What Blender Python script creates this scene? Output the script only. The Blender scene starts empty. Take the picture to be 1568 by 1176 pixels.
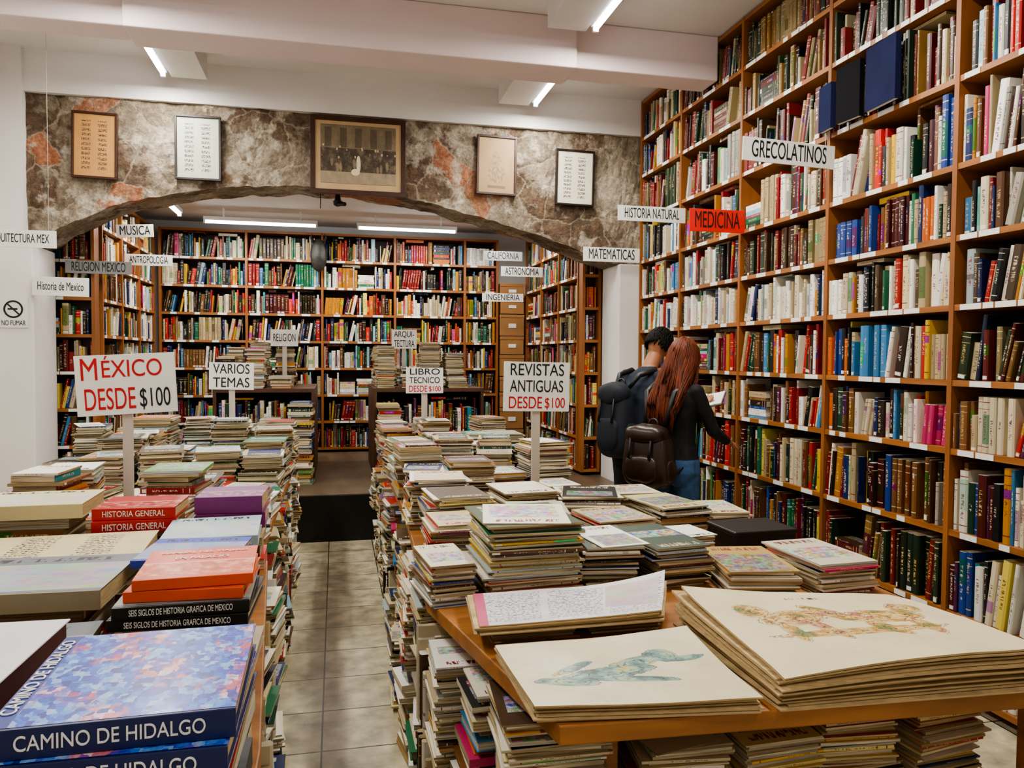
import bpy, math, random
from mathutils import Vector, Matrix, noise
R=random.Random(11)
rad=math.radians
D=bpy.data
SC=bpy.context.scene
def H(s,a=1.0):
    c=[int(s[i:i+2],16)/255 for i in (0,2,4)]
    return tuple([x/12.92 if x<.04045 else ((x+.055)/1.055)**2.4 for x in c]+[a])
# ------------------------------------------------------------ materials
class NT:
    def __init__(s,name):
        s.m=D.materials.new(name); s.m.use_nodes=True; s.t=s.m.node_tree
        s.b=s.t.nodes['Principled BSDF']
    def n(s,ty,**k):
        n=s.t.nodes.new(ty)
        for a,v in k.items():
            if hasattr(n,a): setattr(n,a,v)
        return n
    def l(s,a,b): s.t.links.new(a,b)
    def val(s,sock,v):
        if isinstance(v,bpy.types.NodeSocket): s.l(v,sock)
        else: sock.default_value=v
    def math(s,op,a,b=0.0,c=0.0):
        n=s.n('ShaderNodeMath',operation=op)
        for i,v in enumerate((a,b,c)): s.val(n.inputs[i],v)
        return n.outputs[0]
    def mix(s,f,a,b,bt='MIX'):
        n=s.n('ShaderNodeMixRGB',blend_type=bt)
        s.val(n.inputs[0],f); s.val(n.inputs[1],a); s.val(n.inputs[2],b)
        return n.outputs[0]
    def coord(s,kind='Object',scale=(1,1,1),loc=(0,0,0)):
        t=s.n('ShaderNodeTexCoord'); m=s.n('ShaderNodeMapping')
        m.inputs['Scale'].default_value=scale; m.inputs['Location'].default_value=loc
        s.l(t.outputs[kind],m.inputs['Vector']); return m.outputs[0]
    def noise(s,vec,scale=5,det=4,rough=.55,out='Fac'):
        n=s.n('ShaderNodeTexNoise'); s.l(vec,n.inputs['Vector'])
        n.inputs['Scale'].default_value=scale; n.inputs['Detail'].default_value=det; n.inputs['Roughness'].default_value=rough
        return n.outputs[out]
    def ramp(s,f,stops):
        n=s.n('ShaderNodeValToRGB'); s.l(f,n.inputs[0]); e=n.color_ramp.elements
        while len(e)<len(stops): e.new(.5)
        for i,(p,c) in enumerate(stops): e[i].position=p; e[i].color=c
        return n.outputs[0]
    def bump(s,h,st=.3,dist=.01):
        n=s.n('ShaderNodeBump'); n.inputs['Strength'].default_value=st; n.inputs['Distance'].default_value=dist
        s.l(h,n.inputs['Height']); s.l(n.outputs[0],s.b.inputs['Normal'])
    def base(s,c,rough=.6):
        s.val(s.b.inputs['Base Color'],c); s.b.inputs['Roughness'].default_value=rough
def mul(c,k): return (min(1,c[0]*k),min(1,c[1]*k),min(1,c[2]*k),1)
def mat(name,col,rough=.6,var=.12,scale=6,stretch=(1,1,1),bump=.1,bscale=None,metal=0,spec=None):
    if isinstance(col,str): col=H(col)
    t=NT(name); v=t.coord(scale=stretch); f=t.noise(v,scale)
    t.base(t.ramp(f,[(.3,mul(col,1-var)),(.7,mul(col,1+var))]),rough)
    t.b.inputs['Metallic'].default_value=metal
    if spec is not None: t.b.inputs['Specular IOR Level'].default_value=spec
    if bump: t.bump(t.noise(v,bscale or scale*5),bump,.004)
    return t.m
def emis(name,col,st):
    t=NT(name); t.b.inputs['Emission Color'].default_value=col; t.b.inputs['Emission Strength'].default_value=st
    f=t.noise(t.coord(),3); t.base(t.ramp(f,[(0,(.9,.9,.9,1)),(1,(1,1,1,1))]),.5); return t.m
M={}
M['plaster']=mat('white_plaster','dedad6',.8,.06,1.5,bump=.15,bscale=20)
M['beamp']=mat('pinkish_white_plaster','e2d2d2',.75,.05,1.2,bump=.1,bscale=14)
M['wood']=mat('brown_pine_wood','8a5428',.5,.28,7,(1,1,.15),.1)
M['woodh']=mat('pine_wood_horizontal','97602f',.45,.28,7,(.3,.3,3),.1)
M['table']=mat('table_wood','a06a38',.42,.3,9,(.25,2,2),.1)
M['dark']=mat('dark_wood','2a1c14',.5,.2,8,(1,1,.3),.1)
M['black']=mat('black_paint','0e0e0f',.45,.1,8)
M['post']=mat('sign_post_wood','b9b0a4',.6,.1,9,(1,1,.2))
M['sign']=mat('sign_card','deded9',.55,.04,6)
M['signg']=mat('sign_card_grey','8e8f90',.55,.05,6)
M['signr']=mat('sign_card_red','d01f16',.5,.05,6)
M['ink']=mat('black_ink','0c0c0e',.6,.1,20,bump=0)
M['redink']=mat('red_ink','b8101a',.6,.1,20,bump=0)
M['whiteink']=mat('white_ink','eeeeee',.6,.05,20,bump=0)
M['card']=mat('cardboard','9a6f42',.75,.1,6,bump=.1)
M['label']=mat('shelf_label','e4e3de',.6,.06,40,bump=0)
M['tube']=emis('fluorescent_tube',(.92,.97,1,1),14)
M['metalw']=mat('white_enamel','e8e8e8',.35,.03,5,bump=0)
M['frame']=mat('dark_frame_wood','20130d',.4,.2,12)
M['frame2']=mat('brown_frame_wood','3c2012',.4,.2,12)
# floor tiles
t=NT('grey_floor_tiles'); v=t.coord(loc=(.06,.1,0)); br=t.n('ShaderNodeTexBrick'); t.l(v,br.inputs['Vector']); br.offset=0
br.inputs['Scale'].default_value=1; br.inputs['Brick Width'].default_value=.36; br.inputs['Row Height'].default_value=.36
br.inputs['Mortar Size'].default_value=.004; br.inputs['Color1'].default_value=H('c4bda9'); br.inputs['Color2'].default_value=H('aea690'); br.inputs['Mortar'].default_value=H('3a3226')
nz=t.noise(t.coord(),9,6); nz2=t.noise(t.coord(),1.7,5)
t.base(t.mix(t.math('MULTIPLY',t.ramp(nz2,[(.45,(0,0,0,1)),(.7,(1,1,1,1))]),.45),t.mix(.6,br.outputs['Color'],t.ramp(nz,[(.3,H('6a6454')),(.65,H('ece8da'))]),'OVERLAY'),H('75694f')),.3)
t.bump(br.outputs['Fac'],-.3,.004); M['tiles']=t.m
# stone
t=NT('old_stone_masonry'); v=t.coord(); n1=t.noise(v,2.6,10,.66); n2=t.noise(v,8,9,.7); n3=t.noise(t.coord(loc=(4,2,7)),2.0,8,.64)
wv=t.mix(.2,v,t.noise(v,2.6,5,.6,'Color'))
vo=t.n('ShaderNodeTexVoronoi'); vo.feature='DISTANCE_TO_EDGE'; t.l(wv,vo.inputs['Vector']); vo.inputs['Scale'].default_value=4.2
vc=t.n('ShaderNodeTexVoronoi'); t.l(wv,vc.inputs['Vector']); vc.inputs['Scale'].default_value=4.2
sp=t.n('ShaderNodeSeparateColor'); t.l(vc.outputs['Color'],sp.inputs[0])
c=t.ramp(n1,[(.3,H('5e5244')),(.44,H('857662')),(.56,H('9c8e7a')),(.7,H('c4b8a4'))])
c=t.mix(.3,c,t.ramp(sp.outputs[2],[(0,H('51483c')),(.5,H('877b6a')),(1,H('b3a895'))]))
c=t.mix(t.math('MULTIPLY',t.ramp(n3,[(.5,(0,0,0,1)),(.56,(1,1,1,1))]),.8),c,t.ramp(n2,[(.35,H('2e1c12')),(.62,H('6a4e38'))]))
c=t.mix(t.math('MULTIPLY',t.math('GREATER_THAN',sp.outputs[0],.89),.75),c,t.ramp(n2,[(.3,H('8a4a2c')),(.7,H('be8460'))]))
n5=t.noise(t.coord(loc=(9,1,3)),3.1,8,.65)
c=t.mix(t.math('MULTIPLY',t.ramp(n5,[(.54,(0,0,0,1)),(.59,(1,1,1,1))]),.65),c,t.ramp(n2,[(.35,H('9c917e')),(.65,H('d4ccbb'))]))
c=t.mix(t.math('MULTIPLY',t.math('LESS_THAN',vo.outputs['Distance'],t.math('MULTIPLY',n2,.045)),.4),c,H('b5a994'))
c=t.mix(.55,c,t.ramp(t.noise(v,34,6,.75),[(.33,(.16,.16,.16,1)),(.64,(.8,.8,.8,1))]),'OVERLAY')
t.base(c,.88); t.bump(t.math('ADD',t.math('MULTIPLY',t.math('MINIMUM',vo.outputs['Distance'],.1),2.4),t.math('ADD',n2,n1)),.85,.05); M['stone']=t.m
# books material: colour attribute + spine / cover / page patterns selected by the UVs
def bookmat():
    t=NT('printed_books'); uvn=t.n('ShaderNodeUVMap'); sx=t.n('ShaderNodeSeparateXYZ'); t.l(uvn.outputs[0],sx.inputs[0])
    u,v=sx.outputs[0],sx.outputs[1]
    at=t.n('ShaderNodeAttribute'); at.attribute_name='Col'; col=at.outputs['Color']; rn=at.outputs['Alpha']
    m=t.math
    def comb(a,b,c):
        n=t.n('ShaderNodeCombineXYZ'); t.val(n.inputs[0],a); t.val(n.inputs[1],b); t.val(n.inputs[2],c); return n.outputs[0]
    def rng(x,lo,hi): return m('MULTIPLY',m('GREATER_THAN',x,lo),m('LESS_THAN',x,hi))
    fr=lambda k: m('FRACT',m('MULTIPLY',rn,k))
    spine=m('MULTIPLY',m('GREATER_THAN',u,-.01),m('LESS_THAN',u,1.01))
    n=t.noise(comb(m('MULTIPLY',u,2.4),m('MULTIPLY',v,46),m('MULTIPLY',rn,97)),1,2)
    tm=m('MULTIPLY',rng(v,m('ADD',.12,m('MULTIPLY',fr(3.7),.4)),m('ADD',m('MULTIPLY',fr(5.3),.3),.58)),rng(u,.32,.68))
    text=m('MULTIPLY',m('MULTIPLY',tm,m('GREATER_THAN',n,.53)),.85)
    band=m('MULTIPLY',m('ADD',rng(v,.9,.915),m('ADD',rng(v,.1,.115),rng(v,.78,.79))),m('GREATER_THAN',fr(11.1),.55))
    bw=t.n('ShaderNodeRGBToBW'); t.l(col,bw.inputs[0])
    contrast=t.mix(m('GREATER_THAN',bw.outputs[0],.2),t.mix(fr(17.3),(.65,.6,.5,1),(.55,.36,.1,1)),t.mix(fr(19),(.03,.03,.04,1),(.3,.03,.03,1)))
    hs=t.n('ShaderNodeHueSaturation'); t.val(hs.inputs['Hue'],m('ADD',.2,m('MULTIPLY',fr(23),.6))); hs.inputs['Saturation'].default_value=1.4; t.val(hs.inputs['Value'],m('ADD',.25,m('MULTIPLY',fr(29),.9))); t.l(col,hs.inputs['Color'])
    block=m('MULTIPLY',m('GREATER_THAN',fr(31),.6),rng(v,m('ADD',.1,m('MULTIPLY',fr(37),.6)),m('ADD',.35,m('MULTIPLY',fr(41),.6))))
    c=t.mix(m('MULTIPLY',m('MULTIPLY',spine,block),.9),col,hs.outputs[0])
    tag=m('MULTIPLY',m('GREATER_THAN',fr(71),.8),m('MULTIPLY',rng(v,.03,.1),rng(u,.1,.9)))
    c=t.mix(m('MULTIPLY',spine,m('MAXIMUM',text,band)),c,contrast)
    c=t.mix(m('MULTIPLY',spine,tag),c,(.75,.73,.66,1))
    cover=rng(u,1.9,3.1)
    cu=m('SUBTRACT',u,2)
    nz=t.n('ShaderNodeTexNoise'); t.l(comb(m('MULTIPLY',cu,3.5),m('MULTIPLY',v,5),m('MULTIPLY',rn,53)),nz.inputs['Vector']); nz.inputs['Scale'].default_value=1.5; nz.inputs['Detail'].default_value=6; nz.inputs['Roughness'].default_value=.65
    h2=t.n('ShaderNodeHueSaturation'); h2.inputs['Saturation'].default_value=2.6; t.l(nz.outputs['Color'],h2.inputs['Color']); t.val(h2.inputs['Value'],m('ADD',.4,m('MULTIPLY',fr(59),.7)))
    t.val(h2.inputs['Hue'],fr(61))
    nd=t.noise(comb(m('MULTIPLY',cu,9),m('MULTIPLY',v,12),m('MULTIPLY',rn,33)),1.2,6,.7)
    art=t.mix(.75,h2.outputs[0],t.ramp(nd,[(.38,(.03,.03,.03,1)),(.6,(.95,.95,.95,1))]),'OVERLAY')
    pic=m('MULTIPLY',rng(cu,m('MULTIPLY',fr(67),.12),.92),rng(v,m('MULTIPLY',fr(43),.3),m('ADD',.5,m('MULTIPLY',fr(47),.3))))
    pic=m('MULTIPLY',pic,m('GREATER_THAN',fr(7.7),.18))
    c=t.mix(m('MULTIPLY',m('MULTIPLY',cover,pic),.9),c,t.mix(.15,art,col))
    n4=t.noise(comb(m('MULTIPLY',cu,32),m('MULTIPLY',v,7),m('MULTIPLY',rn,91)),1,2)
    ttl=m('MULTIPLY',m('MULTIPLY',rng(v,.82,.93),rng(cu,.12,.88)),m('GREATER_THAN',n4,.5))
    c=t.mix(m('MULTIPLY',cover,ttl),c,contrast)
    pages=m('GREATER_THAN',u,3.9)
    pn=t.noise(t.coord(scale=(6,6,420)),1,2)
    c=t.mix(m('MULTIPLY',pages,.8),c,t.ramp(pn,[(.35,(.32,.28,.23,1)),(.6,(1,1,1,1))]),'MULTIPLY')
    rg=m('ADD',.38,m('MULTIPLY',pages,.45)); t.base(c,.45); t.l(rg,t.b.inputs['Roughness'])
    return t.m
M['books']=bookmat()
# ------------------------------------------------------------ mesh builder
class MB:
    def __init__(s): s.v=[];s.f=[];s.m=[];s.c=[];s.uv=[]
    def add(s,vs,fs,mi=0,col=(1,1,1,1),uvs=None,cols=None,mis=None):
        o=len(s.v); s.v+= [tuple(p) for p in vs]
        for k,f in enumerate(fs):
            s.f.append([i+o for i in f]); s.m.append(mis[k] if mis else mi); s.c.append(cols[k] if cols else col)
            s.uv.append(uvs[k] if uvs and uvs[k] else [(-1,-1)]*len(f))
    def box(s,Mx,x0,x1,y0,y1,z0,z1,mi=0,col=(1,1,1,1),uvs=None,cols=None):
        vs=[Mx@Vector(p) for p in ((x0,y0,z0),(x1,y0,z0),(x1,y1,z0),(x0,y1,z0),(x0,y0,z1),(x1,y0,z1),(x1,y1,z1),(x0,y1,z1))]
        s.add(vs,[(0,1,5,4),(1,2,6,5),(2,3,7,6),(3,0,4,7),(4,5,6,7),(3,2,1,0)],mi,col,uvs,cols)
    def tube(s,pts,rs,n=8,mi=0,col=(1,1,1,1)):
        pts=[Vector(p) for p in pts]
        vs=[];up=Vector((0,0,1))
        for i,p in enumerate(pts):
            d=(pts[min(i+1,len(pts)-1)]-pts[max(i-1,0)]).normalized()
            a=d.cross(up if abs(d.z)<.95 else Vector((1,0,0))).normalized(); b=d.cross(a)
            for k in range(n):
                an=2*math.pi*k/n; vs.append(p+(a*math.cos(an)+b*math.sin(an))*rs[i])
        fs=[(i*n+k,i*n+(k+1)%n,(i+1)*n+(k+1)%n,(i+1)*n+k) for i in range(len(pts)-1) for k in range(n)]
        fs+=[tuple(range(n))[::-1],tuple(range((len(pts)-1)*n,len(pts)*n))]
        s.add(vs,fs,mi,col)
    def build(s,name,mats,parent=None,smooth=False,bevel=0):
        me=D.meshes.new(name); me.from_pydata(s.v,[],s.f)
        for k in mats: me.materials.append(M[k] if isinstance(k,str) else k)
        me.polygons.foreach_set('material_index',s.m)
        ca=me.color_attributes.new('Col','FLOAT_COLOR','CORNER'); buf=[]
        for f,c in zip(s.f,s.c): buf+=list(c)*len(f)
        ca.data.foreach_set('color',buf)
        ul=me.uv_layers.new(name='UVMap'); b=[]
        for u in s.uv:
            for p in u: b+=[p[0],p[1]]
        ul.data.foreach_set('uv',b)
        if smooth: me.polygons.foreach_set('use_smooth',[True]*len(me.polygons))
        ob=D.objects.new(name,me); SC.collection.objects.link(ob)
        if bevel:
            m=ob.modifiers.new('bevel','BEVEL'); m.width=bevel; m.segments=2; m.limit_method='ANGLE'
        if parent: ob.parent=parent
        return ob
I4=Matrix.Identity(4)
def TR(x,y,z,rz=0): return Matrix.Translation((x,y,z))@Matrix.Rotation(rad(rz),4,'Z')
# ------------------------------------------------------------ books
PAL=[('e9e1cf',7),('cfc2a4',5),('b5a27c',5),('efece3',5),('9c968a',2),('7d1416',6),('a8221b',5),('c92a20',3),('4a1012',4),('14285a',4),('1f3f86',4),('3f7cab',2),('8dbcc6',2),('101316',6),('242427',5),('163d2b',5),('1f6a48',3),('5f9650',1),('b87a12',3),('d9ae22',3),('d8c45a',2),('57351c',5),('79522d',5),('2e1d12',5),('cf6518',2),('5a234e',1),('b83264',1),('168088',1)]
PALW=[(H(a),b) for a,b in PAL]
OLD=[(H(a),b) for a,b in [('5a1613',6),('7a201c',5),('26361f',5),('1c2c1e',4),('3d2612',4),('141416',3),('8a6836',3),('c4b48c',3),('1a2844',2),('8f7e56',2)]]
LIGHT=[(H(a),b) for a,b in [('e9e1cf',6),('efece3',4),('cfc2a4',5),('dccb9a',3),('b5a27c',4),('a9b8bd',2),('a8221b',2),('14285a',2),('b87a12',2),('4a3826',2),('1f6a48',1),('101316',2)]]
def pick(p): return R.choices([a for a,b in p],[b for a,b in p])[0]
CR=[H('e0d2ae'),H('ccbb92'),H('e9e2cd'),H('bca67a')]
def cream():
    k=R.uniform(.6,1.02); w=R.choice(CR); return (w[0]*k,w[1]*k,w[2]*k,1)
def book(mb,Mx,w,d,h,col,rn):
    cv=min(.006,w*.25)
    p=[(0,cv),(w*.2,0),(w*.8,0),(w,cv),(w,d),(0,d)]
    vs=[Mx@Vector((a,b,0)) for a,b in p]+[Mx@Vector((a,b,h)) for a,b in p]
    c=(col[0],col[1],col[2],rn); cr=cream(); cr=(cr[0],cr[1],cr[2],rn)
    fs=[(0,1,7,6),(1,2,8,7),(2,3,9,8),(3,4,10,9),(5,0,6,11),(4,5,11,10),(6,7,8,9,10,11),(5,4,3,2,1,0)]
    U=[[(0,0),(.2,0),(.2,1),(0,1)],[(.2,0),(.8,0),(.8,1),(.2,1)],[(.8,0),(1,0),(1,1),(.8,1)],None,None,[(5,5)]*4,[(5,5)]*6,None]
    mb.add(vs,fs,0,cols=[c,c,c,c,c,cr,cr,c],uvs=U)
def flat(mb,Mx,w,d,t,col,side='y',hard=None):
    rn=R.random(); c=(col[0],col[1],col[2],rn); cr=cream(); cr=(cr[0],cr[1],cr[2],rn)
    cov=[(2,0),(3,0),(3,1),(2,1)] if R.random()<.6 else [(3,1),(2,1),(2,0),(3,0)]
    pg=[(5,5)]*4; sp=[(0,0),(0,1),(1,1),(1,0)]
    if hard is None: hard=t>.018 and R.random()<.5
    if side=='y': cols=[c,cr,cr,cr,c,c]; U=[sp,pg,pg,pg,cov,None]
    elif side=='x': cols=[cr,c,cr,cr,c,c]; U=[pg,sp,pg,pg,cov,None]
    else: cols=[cr,cr,cr,cr,c,c]; U=[pg,pg,pg,pg,cov,None]
    if hard:
        i=.004; e=.0025
        mb.box(Mx,-w/2,w/2,-d/2,d/2,0,e,0,c)
        y0=-d/2 if side=='y' else -d/2+i; x1=w/2 if side=='x' else w/2-i
        mb.box(Mx,-w/2+i,x1,y0,d/2-i,e,t-e,0,cols=[c if side=='y' else cr,c if side=='x' else cr,cr,cr,c,c],uvs=[sp if side=='y' else pg,sp if side=='x' else pg,pg,pg,None,None])
        mb.box(Mx,-w/2,w/2,-d/2,d/2,t-e,t,0,cols=[c]*6,uvs=[None,None,None,None,cov,None])
    else: mb.box(Mx,-w/2,w/2,-d/2,d/2,0,t,0,cols=cols,uvs=U)
def pile(mb,x,y,z,h,w=.2,d=.27,kind='book',rz=0,pal=None,jit=1,loose=True):
    top=z+h; pal=pal or PALW; mag=kind=='mag'; dx=dy=dr=0
    while z<top-.004:
        t=R.uniform(.004,.009) if mag else (R.uniform(.012,.03) if kind=='book' else R.uniform(.025,.05))
        t=min(t,top-z)
        if R.random()<.12: dx,dy,dr=R.uniform(-.012,.012)*jit,R.uniform(-.014,.014)*jit,R.uniform(-4,4)*jit
        k=R.uniform(.92,1.03) if mag else R.uniform(.78,1.05)
        flat(mb,TR(x+dx+R.uniform(-.007,.007)*jit,y+dy+R.uniform(-.009,.009)*jit,z,rz+dr+R.uniform(-2.5,2.5)*jit),w*k,d*k,t-.0004,pick(LIGHT if (mag and R.random()<.5) else pal),R.choice('yxn') if not mag else R.choice('nnnnny'),False if mag else None)
        z+=t
    if mag and loose and R.random()<.45:
        flat(mb,TR(x+R.uniform(-.03,.03),y+R.uniform(-.03,.03),z,rz+R.uniform(-22,22)),w*R.uniform(.7,1),d*R.uniform(.8,1),.003,pick(LIGHT),'n',False); z+=.0035
    return z
def row(mb,Mx,L,Hc,Dp,pal):
    x=.004; lean=0; run=0; c=None; hh=.25; w=.03; tops=[]
    while x<L-.012:
        if run<=0:
            c=None; q=R.random()
            if q<.12: run=R.randint(3,7); c=pick(pal); w=R.uniform(.018,.045); hh=Hc*R.uniform(.65,.9)
            elif q<.165 and L-x>.3:
                ww=R.uniform(.2,.26); zz=0
                while zz<Hc*R.uniform(.35,.75):
                    tt=R.uniform(.015,.04)
                    flat(mb,Mx@Matrix.Translation((x+ww/2,Dp*.5,zz)),ww*R.uniform(.85,.97),Dp*.8,tt,pick(pal)); zz+=tt+.001
                x+=ww+.005; continue
            elif q<.19: x+=R.uniform(.02,.06); run=1; continue
            else: run=R.randint(2,7)
            lean=rad(R.uniform(4,14)) if R.random()<.17 else 0
        run-=1
        if c is None:
            ww=R.choice([R.uniform(.010,.022),R.uniform(.015,.032),R.uniform(.022,.052)]); h=Hc*R.choice([R.uniform(.52,.75),R.uniform(.65,.88),R.uniform(.78,.95)]); cc=pick(pal)
        else: ww=w; h=hh; cc=c
        if x+ww>L: break
        dd=min(Dp-.01,h*R.uniform(.62,.75))
        y0=R.uniform(.002,.025) if R.random()<.75 else R.uniform(.02,.06)
        k=R.uniform(.7,1.08); cc=(cc[0]*k,cc[1]*k,cc[2]*k,1)
        if lean>0 and x+ww+h*math.sin(lean)<L:
            book(mb,Mx@Matrix.Translation((x,y0,.001))@Matrix.Rotation(lean,4,'Y')@Matrix.Translation((0,0,math.sin(lean)*ww)),ww,dd,h,cc,R.random())
            tops.append((x,9)); x+=ww/math.cos(lean)
            if run<=0: x+=h*math.sin(lean)*.75
        else:
            book(mb,Mx@Matrix.Translation((x,y0,.001)),ww,dd,h,cc,R.random()); tops.append((x,h)); x+=ww+.0006
    if Dp>.15:
        for _ in range(3):
            if L<.4 or R.random()>.4: continue
            a=R.uniform(.02,L-.27); hs=[h for q,h in tops if a-.05<q<a+.24]
            if len(hs)<6: continue
            z=max(hs)+.002
            if z>Hc-.015: continue
            tt=min(.03,Hc-z-.006)
            flat(mb,Mx@Matrix.Translation((a+.12,Dp*.42+.03,z)),.22,Dp*.65,tt,pick(pal),'y')
def bookcase(Mx,bays,zs,Dp,palf,labels=True,wood='wood',back=True,th=.028,name='bookshelf'):
    mb=MB(); bk=MB(); x=0; L=sum(bays)
    for b in range(len(bays)+1):
        mb.box(Mx,x-.014,x+.014,-.004,Dp,zs[0]-.03,zs[-1],0)
        if b<len(bays):
            for i,z in enumerate(zs):
                mb.box(Mx,x+.014,x+bays[b]-.014,0,Dp,z-th,z,1)
                if labels and 0<i<len(zs)-1:
                    lx=x+R.uniform(.03,.15)
                    while lx<x+bays[b]-.15:
                        lw=R.uniform(.05,.13); mb.box(Mx,lx,lx+lw,-.003,-.0005,z-th+.001,z-.001,2); lx+=lw+R.choice([.01,.04,.12,.2])
                if i<len(zs)-1:
                    row(bk,Mx@Matrix.Translation((x+.016,0,z)),bays[b]-.034,zs[i+1]-z-th,Dp-.03,palf(b,i))
            x+=bays[b]
    if back: mb.box(Mx,0,L,Dp,Dp+.01,zs[0]-.03,zs[-1],3)
    o=mb.build(name,[wood,'woodh' if wood=='wood' else wood,'label','dark'])
    bk.build('books',['books'],o); return o
# ------------------------------------------------------------ room shell
def slab(name,x0,x1,y0,y1,z0,z1,m,bevel=0):
    mb=MB(); mb.box(I4,x0,x1,y0,y1,z0,z1); return mb.build(name,[m],bevel=bevel)
slab('floor',-3,3.2,-1.6,7.0,-.1,0,'tiles')
M['plank']=mat('worn_wood_floor','5a4a38',.4,.3,6,(1,.2,1))
slab('floor_raised',-3,3.2,7.34,10.2,-.1,.4,'plank')
slab('trim_step',-2.33,2.59,6.74,7.34,-.1,.4,'plank'); slab('trim_riser',-2.33,2.59,6.72,6.74,0,.395,'black')
slab('wall_left',-3,-2.9,-1.6,10.2,0,4.1,'plaster')
slab('wall_right',3.12,3.22,-1.6,10.2,0,4.1,'plaster')
slab('wall_back',-3,3.2,10.1,10.2,.4,4.1,'plaster')
slab('wall_front',-3,3.2,-1.7,-1.6,0,4.1,'plaster')
slab('ceiling',-3,3.2,-1.7,7.0,4.0,4.1,'plaster')
slab('ceiling_rear',-3,3.2,7.34,10.2,3.22,3.3,'plaster')
mb=MB()
mb.box(I4,-2.9,-1.3,5.36,5.62,3.67,4.0); mb.box(I4,1.68,2.8,5.36,5.62,3.67,4.0); mb.box(I4,-1.3,1.68,5.31,5.66,3.65,4.0)
mb.box(I4,-2.9,2.8,1.0,1.35,3.65,4.0)
mb.build('ceiling_beam',['beamp'],bevel=.012)
# arch wall
AP=[(-2.45,2.42),(-2.19,2.59),(-1.755,2.82),(-1.15,2.965),(-.65,3.03),(-.19,3.05),(.25,3.035),(.6,2.99),(1.19,2.876),(1.8,2.72),(2.2,2.59),(2.47,2.49),(2.8,2.45)]
def zl(x):
    for (a,b),(c,d) in zip(AP,AP[1:]):
        if a<=x<=c: return b+(d-b)*(x-a)/(c-a)+.022*noise.noise(Vector((x*4,0,0)))+.012*noise.noise(Vector((x*13,5,0)))
    return 2.45
mb=MB(); N=160; NZ=16; xs=[-2.42+5.24*i/N for i in range(N+1)]
vs=[];
for x in xs:
    b=zl(x)
    for k in range(NZ+1):
        z=b+(3.67-b)*k/NZ; vs.append((x,6.9+.03*noise.noise(Vector((x*2.5,z*2.5,1)))+.02*noise.noise(Vector((x*9,z*9,3)))+.010*noise.noise(Vector((x*22,z*22,3))),z))
o=len(vs)
for x in xs: vs.append((x,7.33,zl(x)+.02*noise.noise(Vector((x*5,3,0)))))
for x in xs: vs.append((x,7.33,3.67))
fs=[(i*(NZ+1)+k,(i+1)*(NZ+1)+k,(i+1)*(NZ+1)+k+1,i*(NZ+1)+k+1) for i in range(N) for k in range(NZ)]
fs+=[(o+i,o+i+1,(i+1)*(NZ+1),i*(NZ+1)) for i in range(N)]
fs+=[(o+i+1,o+i,o+N+1+i,o+N+2+i) for i in range(N)]
mb.add(vs,fs); mb.build('wall_arch',['stone'])
slab('wall_above_arch',-2.42,2.84,6.86,7.33,3.67,4.02,'plaster')
slab('wall_pilaster_lower',-2.9,-2.34,6.82,7.33,0,2.46,'plaster',.01); slab('wall_pilaster_upper',-2.9,-2.4,6.82,7.33,2.46,4.0,'plaster')
slab('wall_pilaster_arch',2.6,2.86,6.86,7.33,0,2.47,'plaster',.01)
# lamps
WL=.84
def lamp(name,x,y0,y1,z,along='y',board=0,ceil=4.0,power=40,light=True):
    mb=MB()
    if along=='y':
        mb.box(I4,x-.03,x+.03,y0,y1,z+.03,z+.07,0); mb.tube([(x,y0+.02,z+.012),(x,y1-.02,z+.012)],[.014,.014],10,1)
        mb.box(I4,x-.02,x+.02,y0,y0+.02,z-.005,z+.035,0); mb.box(I4,x-.02,x+.02,y1-.02,y1,z-.005,z+.035,0)
        for yy in (y0+.2,y1-.2): mb.box(I4,x-.01,x+.01,yy,yy+.02,z+.07,ceil,0)
        if board: mb.box(I4,*sorted((x+board*.05,x+board*.32)),y0,y1+.05,z+.02,ceil-.002,2)
        c=(x,(y0+y1)/2,z-.012); s=(.05,y1-y0)
    else:
        mb.box(I4,y0,y1,x-.03,x+.03,z+.03,z+.07,0); mb.tube([(y0+.02,x,z+.012),(y1-.02,x,z+.012)],[.014,.014],10,1)
        for yy in (y0,y1-.02): mb.box(I4,yy,yy+.02,x-.02,x+.02,z-.005,z+.035,0)
        for yy in (y0+.2,y1-.2): mb.box(I4,yy,yy+.02,x-.01,x+.01,z+.07,ceil,0)
        c=((y0+y1)/2,x,z-.012); s=(y1-y0,.05)
    ob=mb.build('fluorescent_lamp',['metalw','tube','plaster'])
    if light:
        l=D.lights.new('tube_light','AREA'); l.shape='RECTANGLE'; l.size,l.size_y=s; l.energy=power*WL; l.color=(1,.96,.885)
        lo=D.objects.new('tube_light',l); lo.location=c; SC.collection.objects.link(lo); lo.parent=ob
for x,b in ((-1.33,1),(1.72,-1)):
    lamp('l',x,5.72,6.66,3.8,board=b,power=42)
    lamp('l',x,3.85,5.05,3.8,board=b,power=62)
    lamp('l',x,2.1,3.3,3.8,board=b,power=54)
    lamp('l',x,-.6,.6,3.8,board=b,power=26)
lamp('l',9.1,-1.42,-.2,3.05,'x',ceil=3.22,power=34); lamp('l',9.1,.24,1.4,3.05,'x',ceil=3.22,power=34)
lamp('l',-1.62,7.7,8.85,3.07,ceil=3.22,power=30); lamp('l',1.86,7.8,9.0,3.07,ceil=3.22,power=30)
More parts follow.
